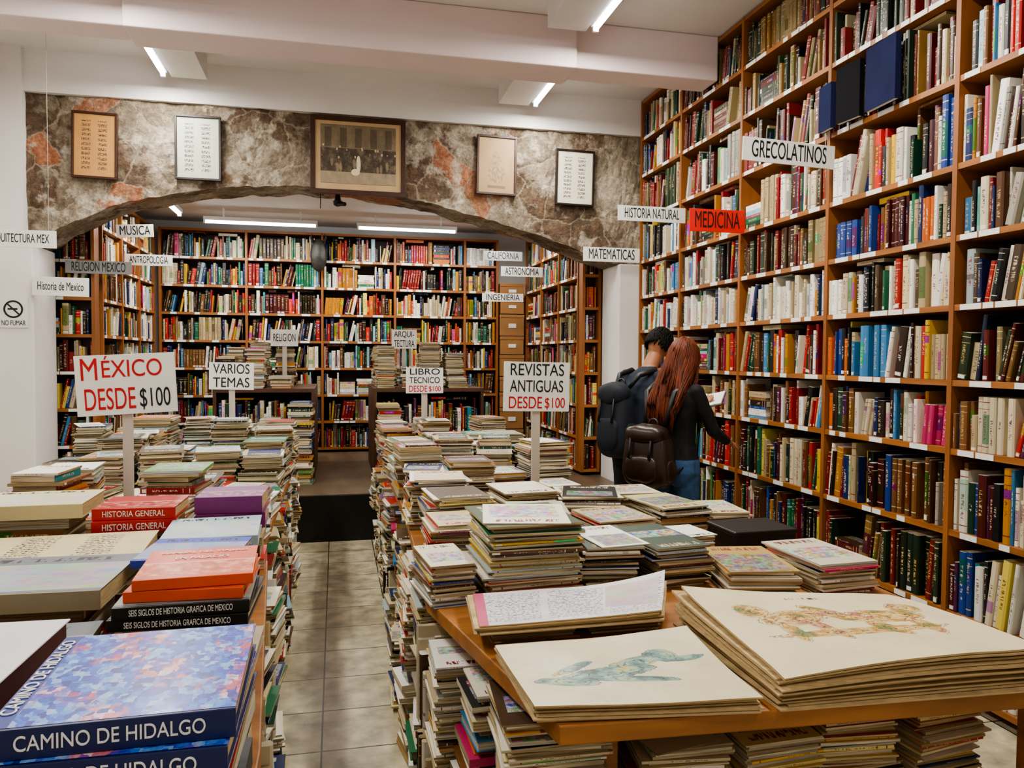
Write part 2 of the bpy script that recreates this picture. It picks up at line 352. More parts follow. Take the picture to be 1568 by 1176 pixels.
# ------------------------------------------------------------ bookcases
def pr(b,i):
    if i>=9 and b in (1,2,3): return OLD
    if i==8 and b in(2,3): return OLD
    if (b*7+i*3)%8==0: return OLD
    if (b*5+i)%5==0: return LIGHT
    return PALW
ZR=[.08,.42,.80,1.18,1.50,1.85,2.17,2.50,2.90,3.30,3.64,3.985]
bs=bookcase(TR(2.8,6.84,0,-90),[.86,.98,1.0,.95,.95,.9,.9],ZR,.3,pr)
M['navm']=mat('navy_matte_cover','1a1f40',.85,.15,9,spec=.15); M['blkm']=mat('black_matte_cover','0c0c10',.85,.15,9,spec=.15)
for y,z,w,h,c,rz in [(3.50,2.902,.24,.33,'navm',-3),(3.76,2.902,.18,.31,'blkm',5),(3.96,2.902,.13,.26,'navm',-6)]:
    mb=MB(); Mx=TR(2.755,y,z,-90+rz)
    mb.box(Mx,-w/2,w/2,-.016,-.013,.002,h,0); mb.box(Mx,-w/2,w/2,.013,.016,.002,h,0); mb.box(Mx,-w/2+.001,w/2-.005,-.013,.013,.005,h-.005,1); mb.box(Mx,w/2-.004,w/2,-.013,.013,.002,h,0)
    mb.build('book_face_out',[c,'label'],bs,bevel=.001)
ZB=[.46+.327*i for i in range(9)]
bookcase(TR(-2.0,9.7,0),[.1+.86,.88,.88,.88,.42],ZB[:-1]+[3.08],.3,lambda b,i:PALW if (b+i)%4 else LIGHT)
bookcase(TR(-2.05,7.62,0,90),[.66,.69,.69],ZB,.28,lambda b,i:PALW if (b+i)%2 else LIGHT)
bookcase(TR(-2.62,7.44,0),[.54],ZB,.13,lambda b,i:PALW)
bookcase(TR(2.4,9.7,0,-90),[.75,.74,.7],ZB,.28,lambda b,i:PALW if (b+i)%3 else OLD)
bookcase(TR(2.42,7.37,0),[.17],ZB,.12,lambda b,i:PALW)
mb=MB(); z=.42
mb.box(I4,2.05,2.37,9.66,9.95,.4,.42,1)
for i in range(9):
    h=R.choice([.2,.24,.28]); w=R.uniform(.3,.315)
    mb.box(TR(2.213,9.8,z,R.uniform(-1,1)),-w/2,w/2,-.14,.14,0,h-.01,0)
    mb.box(TR(2.213,9.8,z),-.05,.05,-.146,-.1415,h*.35,h*.55,2)
    mb.box(TR(2.213,9.8,z),-w/2-.003,w/2+.003,-.145,.145,h-.05,h-.01,0); z+=h
mb.build('cardboard_box_stack',['card','dark','label'],bevel=.004)
# islands in raised room
M['woodd']=mat('dark_brown_wood','4a2c18',.5,.25,8,(1,1,.3),.1)
def island(x0,x1,y0,y1,sp):
    mb=MB(); zt=1.24
    mb.box(I4,x0,x1,y0,y1,zt,zt+.035,0)
    for x in (x0,x1-.03): mb.box(I4,x,x+.03,y0,y1,.4,zt,0)
    mb.box(I4,x0+.03,x1-.03,(y0+y1)/2,(y0+y1)/2+.02,.4,zt,0)
    bk=MB()
    for z in (.43,.83):
        mb.box(I4,x0+.03,x1-.03,y0,(y0+y1)/2,z-.02,z,0)
        row(bk,TR(x0+.04,y0+.02,z),x1-x0-.09,.36,.3,PALW)
    o=mb.build('display_counter',['woodd'])
    x=x0+.13; hi=x1 if x1<.1 else x0
    while x<x1-.08:
        y=y0+.16
        while y<y1-.1:
            if not(abs(x-sp[0])<.12 and abs(y-sp[1])<.17): pile(bk,x,y,zt+.036,R.choice([R.uniform(.08,.2),R.uniform(.15,.35),R.uniform(.3,.5)])+(.12 if abs(x-hi)<.3 and y<y0+.6 and hi<.1 else 0),R.uniform(.17,.22),R.uniform(.2,.26),R.choice(['book','book','mag']),R.uniform(-6,6))
            y+=.31
        x+=R.uniform(.225,.25)
    sx=x1-.12 if x1<0.1 else x0+.13
    for k in range(2):
        pile(bk,sx-(k*.26 if x1<.1 else -k*.26),y0-.17,.401,R.uniform(.6,.78)-k*.12,.22,.25,'book',R.uniform(-6,6))
    bk.build('books',['books'],o)
island(-1.12,-.2,7.6,8.9,(-.51,8.2)); island(.36,1.45,7.6,8.9,(.7,8.2))
# ------------------------------------------------------------ tables
def poly_prism(mb,pts,z0,z1,mi=0):
    n=len(pts); vs=[(x,y,z0) for x,y in pts]+[(x,y,z1) for x,y in pts]
    mb.add(vs,[(i,(i+1)%n,n+(i+1)%n,n+i) for i in range(n)]+[tuple(range(n))[::-1],tuple(range(n,2*n))],mi)
def table(pts,zt,legs,shelf=None):
    mb=MB(); poly_prism(mb,pts,zt-.045,zt)
    for x,y in legs: mb.box(I4,x-.03,x+.03,y-.03,y+.03,0,zt-.045,0)
    cx=sum(p[0] for p in pts)/len(pts); cy=sum(p[1] for p in pts)/len(pts)
    if shelf: poly_prism(mb,[(cx+(x-cx)*.94,cy+(y-cy)*.96) for x,y in pts],shelf-.025,shelf)
    return mb.build('display_table',['table'],bevel=.004)
ZT=.8
tR=table([(.47,1.57),(1.85,1.49),(1.85,3.85),(.34,3.85),(.29,2.5)],ZT,[(.66,1.82),(1.76,1.6),(1.76,3.7),(.6,3.7)],.36)
tR2=table([(.34,3.9),(1.3,3.9),(1.3,6.45),(.34,6.45)],ZT,[(.66,4),(1.2,4),(1.2,6.35),(.66,6.35)],.36)
tL=table([(-1.5,.75),(-.15,.75),(-.15,1.6),(-.26,3.1),(-1.5,3.1)],ZT,[(-1.4,.85),(-.45,.85),(-1.4,3.0),(-.56,3.0)],.36)
tL2=table([(-1.5,3.15),(-.3,3.15),(-.3,6.4),(-1.5,6.4)],ZT,[(-1.4,3.25),(-.6,3.25),(-1.4,6.3),(-.6,6.3)],.36)
def under(side,y0,y1,xf,name,parent,out=.0):
    bk=MB(); y=y0
    while y<y1:
        d=R.uniform(.19,.27); x=xf(y)-side*R.uniform(0,out)
        if R.random()<.65: pile(bk,x+side*.12,y+d/2,0.002,R.uniform(.22,.32),.24,d*.95,R.choice(['book','mag']),R.uniform(-6,6),LIGHT if R.random()<.6 else None,jit=1.6,loose=False)
        else: row(bk,TR(x,y if side<0 else y+d,.002,90 if side<0 else -90),d,.33,.22,LIGHT)
        x=xf(y)-side*R.uniform(0,out)
        if R.random()<.75: pile(bk,x+side*.13,y+d/2,.362,R.uniform(.3,.385),.25,d*.97,R.choice(['book','mag','mag']),R.uniform(-6,6),LIGHT if R.random()<.6 else None,jit=1.4,loose=False)
        else: row(bk,TR(x,y if side<0 else y+d,.362,90 if side<0 else -90),d,.37,.24,LIGHT)
        y+=d+.005
    bk.build(name,['books'],parent)
xr=lambda y: (.47-.18*(y-1.57)/.93 if y<2.5 else .29+.05*min(1,(y-2.5)/1.35))
under(1,1.72,6.3,xr,'books_under_table',tR,.07)
under(-1,1.0,6.2,lambda y:(-.15 if y<1.6 else -.15-.11*(y-1.6)/1.5 if y<3.1 else -.3),'books_under_table',tL,.04)
bk=MB(); x=.86
YL=[(H('e0b522'),3),(H('b8261a'),3),(H('e6d590'),2),(H('cf6518'),1)]
while x<1.75:
    pile(bk,x,1.88,.362,R.uniform(.25,.31),.22,.29,'mag',R.uniform(-8,8),YL); x+=.25
bk.build('magazine_pile_under_table',['books'],tR)
bk=MB()
for i,y in enumerate([3.36,3.66,3.97,4.28,4.6,4.92,5.24,5.56,5.88]):
    for j,x in enumerate([-.41,-.67,-.94,-1.21,-1.40]):
        if i==2 and j==2: continue
        kind='mag' if (i+j)%2 or y>4.2 else 'book'
        h=R.choice([R.uniform(.12,.18),R.uniform(.18,.26),R.uniform(.22,.34)])+(.05 if y>4.5 else -.04)
        if j==2 and i<2: h=min(h,.16)
        pile(bk,x+R.uniform(-.015,.015),y,ZT+.001,h,R.uniform(.2,.25) if j<4 else .15,R.uniform(.26,.3),kind,R.uniform(-9,9),None,1.3)
for j,x in enumerate([-.42,-.68,-1.0,-1.3]): pile(bk,x,6.2 if j!=1 else 6.16,ZT+.001,R.uniform(.2,.32) if j!=1 else .2,.22,.24,'mag',R.uniform(-7,7),jit=1.3)
bk.build('book_pile',['books'],tL2)
bk=MB()
for i,y in enumerate([4.08,4.4,4.72,5.05,5.38,5.7,6.02,6.3]):
    for j,x in enumerate([.45,.71,.96,1.19]):
        if i==0 and j in(2,3): continue
        if i==6 and j==1: continue
        h=R.choice([R.uniform(.1,.16),R.uniform(.15,.24),R.uniform(.22,.33)])
        if i<3 and j<2: h+=.05
        pile(bk,x+R.uniform(-.015,.015),y,ZT+.001,h,R.uniform(.2,.245),R.uniform(.25,.3),R.choice(['mag','mag','book']),R.uniform(-11,11),jit=1.4)
pile(bk,1.2,4.1,ZT+.001,.1,.2,.27,'mag',5,[(H('3fa52c'),2),(H('e6decb'),1)])
bk.build('book_pile',['books'],tR2)
def stack(x0,x1,y0,y1,z0,z1,kind='mag',name='magazine_stack',rz=0,topc=None,pal=None,jit=1):
    bk=MB(); z=pile(bk,(x0+x1)/2,(y0+y1)/2,z0+.001,z1-z0-.001,x1-x0,y1-y0,kind,rz,pal,jit,False)
    if topc:
        flat(bk,TR((x0+x1)/2,(y0+y1)/2,z,rz),(x1-x0),(y1-y0),.007,H(topc),'n',False)
        if R.random()<.5: flat(bk,TR((x0+x1)/2+.01,(y0+y1)/2-.01,z+.0075,rz+R.uniform(-14,14)),(x1-x0)*.9,(y1-y0)*.9,.004,pick(LIGHT),'n',False)
    return bk.build(name,['books'])
# right near table
stack(.465,.785,2.40,2.76,ZT,1.045,rz=3,topc='3f5238',jit=1.2)
stack(.83,1.03,2.42,2.76,ZT,.95,rz=-4,topc='5a6a66',jit=1.5); stack(1.05,1.26,2.44,2.8,ZT,.935,rz=7,topc='4a5a50',jit=1.5)
stack(1.30,1.54,2.28,2.62,ZT,.885,rz=-9,topc='b0985c',jit=1.5); stack(1.57,1.80,2.26,2.6,ZT,.9,rz=3,topc='c8c2ac',jit=1.5)
stack(1.36,1.6,3.12,3.46,ZT,.93,rz=10,topc='c0b78c',jit=1.5); stack(1.63,1.83,3.12,3.42,ZT,.9,rz=-5,topc='c9c09a',jit=1.5)
stack(1.02,1.3,3.3,3.62,ZT,.95,rz=-7,topc='ddd6c4',jit=1.5); stack(.72,.97,3.35,3.65,ZT,.98,rz=6,topc='e2dccb',jit=1.5)
stack(.38,.62,3.14,3.44,ZT,1.0,rz=4,topc='d9dadf',jit=1.6); stack(.7,.95,2.98,3.26,ZT,.955,rz=-9,topc='a8b098',jit=1.5)
stack(1.02,1.28,2.94,3.22,ZT,.925,rz=8,topc='b3a880',jit=1.4); stack(.275,.42,2.40,2.68,ZT,.93,rz=6,topc='d0c8ae',jit=1.3); stack(.36,.60,2.82,3.08,ZT,.965,rz=4,topc='c8b890',jit=1.6); stack(1.32,1.47,2.78,3.0,ZT,.88,rz=0,topc='cabf9c',jit=.6)
stack(.34,.60,3.5,3.8,ZT,1.02,rz=-5,topc='e0e2e6',jit=1.5); stack(1.34,1.58,3.54,3.8,ZT,.92,topc='d0c8a8',jit=1.4)
mb=MB(); mb.box(TR(1.68,2.87,ZT+.001,2),-.14,.14,-.11,.11,0,.1); mb.box(TR(1.68,2.87,ZT+.001,2),-.145,.145,-.115,.115,.085,.105); mb.build('black_storage_box',['black'],bevel=.006)
# ---- printed materials
def pmat(name,base,kind):
    t=NT(name); uvn=t.n('ShaderNodeUVMap'); s=t.n('ShaderNodeSeparateXYZ'); t.l(uvn.outputs[0],s.inputs[0]); u,v=s.outputs[0],s.outputs[1]
    m=t.math; rng=lambda x,a,b:m('MULTIPLY',m('GREATER_THAN',x,a),m('LESS_THAN',x,b))
    def ell(cx,cy,rx,ry,rot=0):
        a=m('SUBTRACT',u,cx); b=m('SUBTRACT',v,cy)
        if rot:
            cs,sn=math.cos(rot),math.sin(rot); a,b=m('ADD',m('MULTIPLY',a,cs),m('MULTIPLY',b,sn)),m('SUBTRACT',m('MULTIPLY',b,cs),m('MULTIPLY',a,sn))
        return m('ADD',m('POWER',m('DIVIDE',m('ABSOLUTE',a),rx),2.0),m('POWER',m('DIVIDE',m('ABSOLUTE',b),ry),2.0))
    def mn(*e):
        r=e[0]
        for x in e[1:]: r=m('MINIMUM',r,x)
        return r
    b=H(base); n=t.noise(uvn.outputs[0],3,5); c=t.ramp(n,[(.3,mul(b,.85)),(.7,mul(b,1.06))])
    if kind=='sketch':
        nn=t.noise(uvn.outputs[0],13,6,.65); cc=t.noise(uvn.outputs[0],9,5)
        e=m('ADD',mn(ell(.32,.58,.16,.10,.3),ell(.19,.70,.07,.09),ell(.24,.42,.035,.14),ell(.38,.42,.035,.14,.2),ell(.70,.55,.16,.10,-.2),ell(.85,.66,.07,.08),ell(.62,.38,.04,.13,.3),ell(.78,.38,.035,.14),ell(.5,.36,.36,.045),ell(.5,.62,.05,.16,.5)),m('MULTIPLY',nn,1.4))
        c=t.mix(m('MULTIPLY',m('LESS_THAN',e,1.6),.85),c,t.ramp(cc,[(.36,H('55702c')),(.46,H('c98f2a')),(.54,H('d8c480')),(.61,H('a84a2a')),(.7,H('e0d6a8'))]))
        c=t.mix(m('MULTIPLY',m('LESS_THAN',m('ABSOLUTE',m('SUBTRACT',m('FRACT',m('MULTIPLY',e,3.2)),.5)),.09),m('MULTIPLY',m('LESS_THAN',e,1.9),.85)),c,H('3c2f1c'))
        c=t.mix(m('MULTIPLY',m('MULTIPLY',rng(v,.86,.89),rng(u,.42,.58)),m('GREATER_THAN',t.noise(t.coord('UV',(80,5,1)),1),.5)),c,H('403a30'))
    if kind=='dolphin':
        nn=t.noise(uvn.outputs[0],11,6,.65); cc=t.noise(uvn.outputs[0],7,4)
        e=m('ADD',mn(ell(.42,.42,.26,.09,.25),ell(.6,.56,.19,.07,.5),ell(.22,.33,.16,.07,-.3),ell(.74,.64,.09,.1),ell(.52,.32,.24,.04,-.15),ell(.85,.58,.11,.04,.2),ell(.28,.52,.15,.04,.7)),m('MULTIPLY',nn,1.3))
        c=t.mix(m('MULTIPLY',m('LESS_THAN',e,1.5),.88),c,t.ramp(cc,[(.36,H('1c4656')),(.46,H('4f8a8c')),(.55,H('9ab8a6')),(.66,H('c9b04a'))]))
        c=t.mix(m('MULTIPLY',m('LESS_THAN',m('ABSOLUTE',m('SUBTRACT',m('FRACT',m('MULTIPLY',e,3.0)),.5)),.08),m('MULTIPLY',m('LESS_THAN',e,1.8),.85)),c,H('1e2c2e'))
    if kind=='text':
        tx=m('GREATER_THAN',t.noise(t.coord('UV',(60,40,1)),1,2),.52)
        ln=m('GREATER_THAN',m('FRACT',m('MULTIPLY',v,22)),.45)
        blk=m('MULTIPLY',m('GREATER_THAN',m('FRACT',m('MULTIPLY',u,3)),.12),rng(v,.08,.92))
        c=t.mix(m('MULTIPLY',m('MULTIPLY',tx,ln),m('MULTIPLY',blk,.8)),c,H('3a3a40'))
        c=t.mix(m('MULTIPLY',rng(u,.0,.05),1),c,H('c4587a'))
        cc=t.noise(t.coord('UV',(4,5,1)),1,5,.7,'Color'); c=t.mix(m('MULTIPLY',m('MULTIPLY',rng(u,.68,.97),rng(v,.3,.92)),.85),c,t.mix(.3,cc,H('b08a7a')))
    if kind=='columns':
        tx=m('GREATER_THAN',t.noise(t.coord('UV',(50,46,1)),1,2),.5); col=rng(m('FRACT',m('MULTIPLY',m('SUBTRACT',u,.1),2.5)),.2,.75)
        row_=m('GREATER_THAN',m('FRACT',m('MULTIPLY',v,13)),.4)
        c=t.mix(m('MULTIPLY',m('MULTIPLY',m('MULTIPLY',tx,col),row_),m('MULTIPLY',rng(v,.1,.9),rng(u,.1,.9))),c,H('3a3024'))
    if kind=='etching':
        nn=t.noise(t.coord('UV',(9,5,1)),1,7,.75)
        c=t.ramp(nn,[(.3,H('241b14')),(.5,H('4a3e31')),(.7,H('8a7860'))])
        c=t.mix(m('MULTIPLY',rng(v,.6,1.1),.75),c,t.mix(nn,H('5a4d3b'),H('9a8a6e')))
        c=t.mix(m('MULTIPLY',rng(v,.62,.95),m('MULTIPLY',m('LESS_THAN',m('ABSOLUTE',m('SUBTRACT',m('FRACT',m('MULTIPLY',u,5)),.5)),.22),.5)),c,H('2c2319'))
        c=t.mix(m('MULTIPLY',rng(v,-.1,.2),.75),c,t.mix(nn,H('7a6a52'),H('c5b294')))
        vo=t.n('ShaderNodeTexVoronoi'); vo.inputs['Scale'].default_value=1; t.l(t.coord('UV',(20,9,1)),vo.inputs['Vector'])
        c=t.mix(m('MULTIPLY',m('LESS_THAN',vo.outputs['Distance'],.22),m('MULTIPLY',rng(v,.38,.66),.85)),c,H('d0bd98'))
        vo2=t.n('ShaderNodeTexVoronoi'); vo2.inputs['Scale'].default_value=1; t.l(t.coord('UV',(13,3,1)),vo2.inputs['Vector'])
        c=t.mix(m('MULTIPLY',m('LESS_THAN',vo2.outputs['Distance'],.26),m('MULTIPLY',rng(v,.14,.42),.75)),c,t.mix(nn,H('1a140e'),H('b8a482')))
        c=t.mix(m('LESS_THAN',m('ADD',ell(.5,.34,.03,.15),m('MULTIPLY',nn,.6)),1.2),c,H('d8caa8')); c=t.mix(m('LESS_THAN',m('ADD',ell(.46,.2,.06,.06),m('MULTIPLY',nn,.6)),1.2),c,H('d8caa8'))
    if kind=='photo':
        cc=t.noise(t.coord('UV',(4,5,1)),1,7,.7,'Color'); hs=t.n('ShaderNodeHueSaturation'); hs.inputs['Saturation'].default_value=1.5; t.l(cc,hs.inputs['Color'])
        c=t.mix(m('MULTIPLY',rng(v,.06,.76),.85),c,t.mix(.4,hs.outputs[0],b)); c=t.mix(m('MULTIPLY',m('MULTIPLY',rng(v,.83,.93),rng(u,.12,.88)),m('GREATER_THAN',t.noise(t.coord('UV',(30,6,1)),1),.5)),c,H('202024'))
    if kind=='band':
        nn=t.noise(t.coord('UV',(7,6,1)),1,7,.7)
        c=t.mix(m('MULTIPLY',rng(v,.08,.5),.8),c,t.ramp(nn,[(.35,mul(b,.2)),(.5,b),(.65,H('e0c8a0'))]))
        c=t.mix(m('MULTIPLY',rng(v,.5,.515),1),c,H('e8dcc8'))
    if kind=='portrait':
        e=mn(ell(.5,.6,.13,.16),ell(.5,.34,.25,.16)); nn=t.noise(uvn.outputs[0],16,5)
        c=t.mix(m('MULTIPLY',m('LESS_THAN',m('ADD',e,nn),1.4),.6),c,t.ramp(nn,[(.35,H('5a4a34')),(.65,H('b89c74'))]))
        c=t.mix(m('MULTIPLY',m('MULTIPLY',rng(v,.08,.13),rng(u,.25,.75)),.6),c,H('4a3a28'))
    if kind=='town':
        vo=t.n('ShaderNodeTexVoronoi'); vo.inputs['Scale'].default_value=1; vo.distance='CHEBYCHEV'; t.l(t.mix(.12,t.coord('UV',(30,26,1)),t.noise(t.coord('UV'),9,4,.6,'Color')),vo.inputs['Vector'])
        sp=t.n('ShaderNodeSeparateColor'); t.l(vo.outputs['Color'],sp.inputs[0])
        big=t.noise(uvn.outputs[0],3.4,4); fine=t.noise(uvn.outputs[0],60,4,.7)
        a=t.ramp(sp.outputs[0],[(0,H('0c2a96')),(.3,H('1550d0')),(.55,H('2f7ee4')),(.8,H('7fb2ec')),(1,H('a8c8f0'))])
        b2=t.ramp(sp.outputs[1],[(0,H('2c2aa0')),(.35,H('6a4fd0')),(.6,H('d0506e')),(.8,H('e8929a')),(1,H('f4e4e8'))])
        c=t.mix(t.ramp(big,[(.5,(0,0,0,1)),(.55,(1,1,1,1))]),a,b2)
        c=t.mix(.45,c,t.ramp(fine,[(.35,(.15,.15,.15,1)),(.65,(.85,.85,.85,1))]),'OVERLAY')
        c=t.mix(1,c,(.82,.82,.9,1),'MULTIPLY')
        c=t.mix(m('LESS_THAN',u,.09),c,H('1a3490'))
    t.base(c,.32 if kind in('town','dolphin','band') else .5)
    if kind in('town','dolphin'): t.b.inputs['Coat Weight'].default_value=.35; t.b.inputs['Coat Roughness'].default_value=.12
    return t.m
M['sketch']=pmat('print_animal_sketch','e0d3ae','sketch'); M['dolphin']=pmat('print_marine_drawing','ded5b4','dolphin')
M['text']=pmat('newsprint_page','d8d4da','text'); M['town']=pmat('cover_town_painting','4a7ad0','town')
M['paperedge']=mat('paper_edges','b89f74',.8,.3,3,(6,6,200),.1)
def sheets(name,cs,z0,z1,n,top,curl=(0,0,0,0),jit=.01):
    mb=MB(); G=12
    def P(c,u,v,z):
        x=c[0][0]*(1-u)*(1-v)+c[1][0]*u*(1-v)+c[2][0]*u*v+c[3][0]*(1-u)*v
        y=c[0][1]*(1-u)*(1-v)+c[1][1]*u*(1-v)+c[2][1]*u*v+c[3][1]*(1-u)*v
        k=(z-z0)/(z1-z0+1e-6)
        w=curl[0]*((1-u)*(1-v))**3+curl[1]*(u*(1-v))**3+curl[2]*(u*v)**3+curl[3]*((1-u)*v)**3
        return (x,y,z+w*k+.004*k*noise.noise(Vector((x*6,y*6,0))))
    for s in range(n):
        z=z0+(z1-z0)*s/n; th=(z1-z0)/n*.7; jx,jy=R.uniform(-jit,jit),R.uniform(-jit,jit)
        c=[(x+jx+R.uniform(-.006,.006),y+jy+R.uniform(-.004,.004)) for x,y in cs]; vs=[];
        for zz in (z,z+th):
            for j in range(G+1):
                for i in range(G+1): vs.append(P(c,i/G,j/G,zz))
        q=(G+1)**2; fs=[];uv=[];mi=[]
        for j in range(G):
            for i in range(G):
                a=j*(G+1)+i
                fs.append((q+a,q+a+1,q+a+G+2,q+a+G+1)); uv.append([(i/G,j/G),((i+1)/G,j/G),((i+1)/G,(j+1)/G),(i/G,(j+1)/G)]); mi.append(1 if s==n-1 else 0)
                fs.append((a,a+G+1,a+G+2,a+1)); uv.append(None); mi.append(0)
        ed=[(i,i+1) for i in range(G)]+[(i*(G+1)+G,(i+1)*(G+1)+G) for i in range(G)]+[(G*(G+1)+i+1,G*(G+1)+i) for i in range(G)]+[((i+1)*(G+1),i*(G+1)) for i in range(G)]
        for a,b in ed: fs.append((a,b,q+b,q+a)); uv.append(None); mi.append(0)
        mb.add(vs,fs,uvs=uv,mis=mi)
    return mb.build(name,['paperedge',top],smooth=False)
sheets('print_stack',[(.43,1.60),(.935,1.53),(.955,1.95),(.42,1.96)],ZT+.001,ZT+.04,7,'dolphin',(0,.0,.02,0),.014)
sheets('print_stack',[(.985,1.54),(1.68,1.51),(1.64,2.0),(.97,2.05)],ZT+.001,ZT+.105,15,'sketch',(-.03,.0,-.02,.035),.016)
stack(.42,.67,2.07,2.3,ZT,.84,jit=.6); stack(.70,.92,2.08,2.32,ZT,.84,jit=.6)
sheets('open_magazine',[(.37,2.01),(.90,2.01),(1.02,2.26),(.40,2.30)],ZT+.046,ZT+.075,6,'text',(0,.01,.05,0),.012)
# left near table -----------------------------------------------------
TX=[]
def text(s,loc,size,m,parent,width,local=None,rz=0,maxh=1,flat=False,name='lettering',tilt=0,bold=.001):
    cu=D.curves.new(name,'FONT'); cu.body=s; cu.align_x='CENTER'; cu.align_y='CENTER'; cu.extrude=.0006; cu.size=1; cu.offset=bold
    cu.materials.append(M[m]); ob=D.objects.new(name,cu); SC.collection.objects.link(ob)
    ob.location=local if local is not None else loc
    ob.rotation_euler=(0 if flat else rad(90),rad(tilt),rad(rz)); ob.parent=parent; TX.append((ob,width,maxh)); return ob
def hardbook(name,x0,x1,y0,y1,z0,z1,cov,spine,title=None,rz=0,tcol='whiteink',pg='paperedge'):
    mb=MB(); cx,cy=(x0+x1)/2,(y0+y1)/2; w,d=x1-x0,y1-y0; Mx=TR(cx,cy,z0,rz); e=.003; uvt=[(0,0),(1,0),(1,1),(0,1)]
    mb.box(Mx,-w/2,w/2,-d/2,d/2,0,e,1)
    mb.box(Mx,-w/2+.005,w/2-.005,-d/2+.004,d/2-.005,e,z1-z0-e,2)
    mb.box(Mx,-w/2,w/2,-d/2,d/2,z1-z0-e,z1-z0,0,uvs=[None]*4+[uvt,None])
    mb.box(Mx,-w/2,w/2,-d/2-.003,-d/2+.004,0,z1-z0,1)
    ob=mb.build(name,[cov,spine,pg],bevel=.0012)
    if title: text(title,None,0,tcol,ob,w*.75,local=(Mx@Vector((0,-d/2-.0042,(z1-z0)*.5))),rz=rz,maxh=(z1-z0)*.5,bold=0)
    return ob
M['navy']=mat('navy_cloth','14225a',.35,.1,9); M['blk']=mat('black_cover','121214',.4,.1,9); M['orange']=mat('orange_spine','d9501a',.35,.1,9); M['orangec']=pmat('orange_cover','d9501a','band')
M['purple']=mat('purple_cover','7a2a70',.4,.15,9); M['purplec']=pmat('purple_printed_cover','7a2a70','band'); M['redc']=mat('red_spine','b3201f',.4,.15,9); M['redcc']=pmat('red_printed_cover','b3201f','band'); M['creamc']=pmat('cream_cover','c9bd92','photo'); M['greyc']=pmat('grey_cover_photo','6c7076','photo')
M['whitec']=mat('white_cover','dcdade',.35,.06,9); M['maroon']=mat('maroon_pages','4a1c20',.7,.25,9,(5,5,150)); M['lblue']=pmat('pale_blue_cover','9db2ba','photo'); M['beigec']=mat('beige_cover','978a70',.45,.12,9); M['bluec']=pmat('blue_orange_cover','3a4ab0','photo'); M['oldc']=pmat('aged_title_cover','cbbd92','columns')
def pileL(x0,x1,y0,y1,z1,rz=0,kind='thick'): return stack(x0,x1,y0,y1,ZT,z1,kind,'book_stack',rz,jit=.8)
pileL(-.41,-.13,.98,1.29,1.08)
hardbook('painted_cover_book',-.412,-.128,.985,1.295,1.083,1.12,'town','navy','CAMINO DE HIDALGO',-1)
hb=hardbook('painted_cover_book',-.408,-.126,1.0,1.31,1.121,1.158,'town','navy','CAMINO DE HIDALGO',1)
text('CAMINO DE HIDALGO',(-.394,1.16,1.1592),1,'whiteink',hb,.25,rz=91,maxh=.018,flat=True,bold=0)
pileL(-.74,-.45,1.14,1.42,1.09); hardbook('white_cover_book',-.75,-.445,1.12,1.43,1.095,1.15,'whitec','whitec',None,-2,pg='maroon')
pileL(-.42,-.17,1.42,1.66,1.0); hardbook('beige_cover_book',-.44,-.15,1.40,1.68,1.005,1.03,'beigec','beigec','OBRAS COMPLETAS',-1,'ink')
pileL(-.46,-.2,1.79,2.05,1.0)
hardbook('black_spine_book',-.475,-.185,1.77,2.06,1.004,1.03,'blk','blk','SEIS SIGLOS DE HISTORIA GRAFICA DE MEXICO',-2)
hardbook('black_spine_book',-.47,-.19,1.77,2.05,1.031,1.058,'greyc','blk','SEIS SIGLOS DE HISTORIA GRAFICA DE MEXICO',1)
hardbook('orange_book',-.445,-.195,1.79,2.05,1.059,1.083,'orange','orange',None,-3); ob=hardbook('orange_book',-.44,-.19,1.80,2.06,1.084,1.108,'orangec','orange',None,3)
text('MANUAL DEL VIAJERO',(-.318,2.02,1.1092),1,'whiteink',ob,.2,rz=3,maxh=.02,flat=True,bold=0); text('EN PALACIO',(-.316,1.965,1.1092),1,'whiteink',ob,.12,rz=3,maxh=.02,flat=True,bold=0)
pileL(-.98,-.56,1.98,2.26,1.0); hardbook('grey_photo_book',-1.0,-.53,1.95,2.29,1.003,1.05,'greyc','beigec',None,-2)
pileL(-.98,-.52,1.5,1.85,.97); hardbook('dark_cover_book',-.99,-.50,1.48,1.86,.973,1.0,'greyc','blk',None,3)
pileL(-.5,-.26,2.14,2.36,1.04); hardbook('blue_cover_book',-.51,-.25,2.13,2.37,1.043,1.065,'bluec','bluec',None,-5)
pileL(-.52,-.26,2.5,2.78,1.0); hardbook('pale_blue_book',-.53,-.245,2.48,2.79,1.003,1.04,'lblue','lblue',None,3)
pileL(-.98,-.58,2.42,2.68,.98); hardbook('cream_magazine',-1.02,-.56,2.38,2.70,.985,1.02,'oldc','creamc',None,3)
pileL(-.78,-.54,2.78,2.98,1.0); hardbook('red_book',-.79,-.53,2.76,2.99,1.003,1.045,'redc','redc','HISTORIA GENERAL',2); hardbook('red_book',-.785,-.525,2.77,3.0,1.046,1.085,'redcc','redc','HISTORIA GENERAL',-2)
pileL(-.47,-.26,2.85,3.05,.98); hardbook('purple_book',-.48,-.25,2.84,3.06,.985,1.04,'purple','purple',None,2); hardbook('purple_book',-.478,-.252,2.84,3.06,1.041,1.1,'purplec','purple',None,-2)
pileL(-1.2,-.83,2.76,2.99,1.06); hardbook('cream_book',-1.24,-.81,2.74,3.02,1.063,1.11,'creamc','creamc',None,1)
pileL(-1.4,-1.06,2.38,2.66,1.02); pileL(-1.4,-1.08,1.9,2.2,.98)
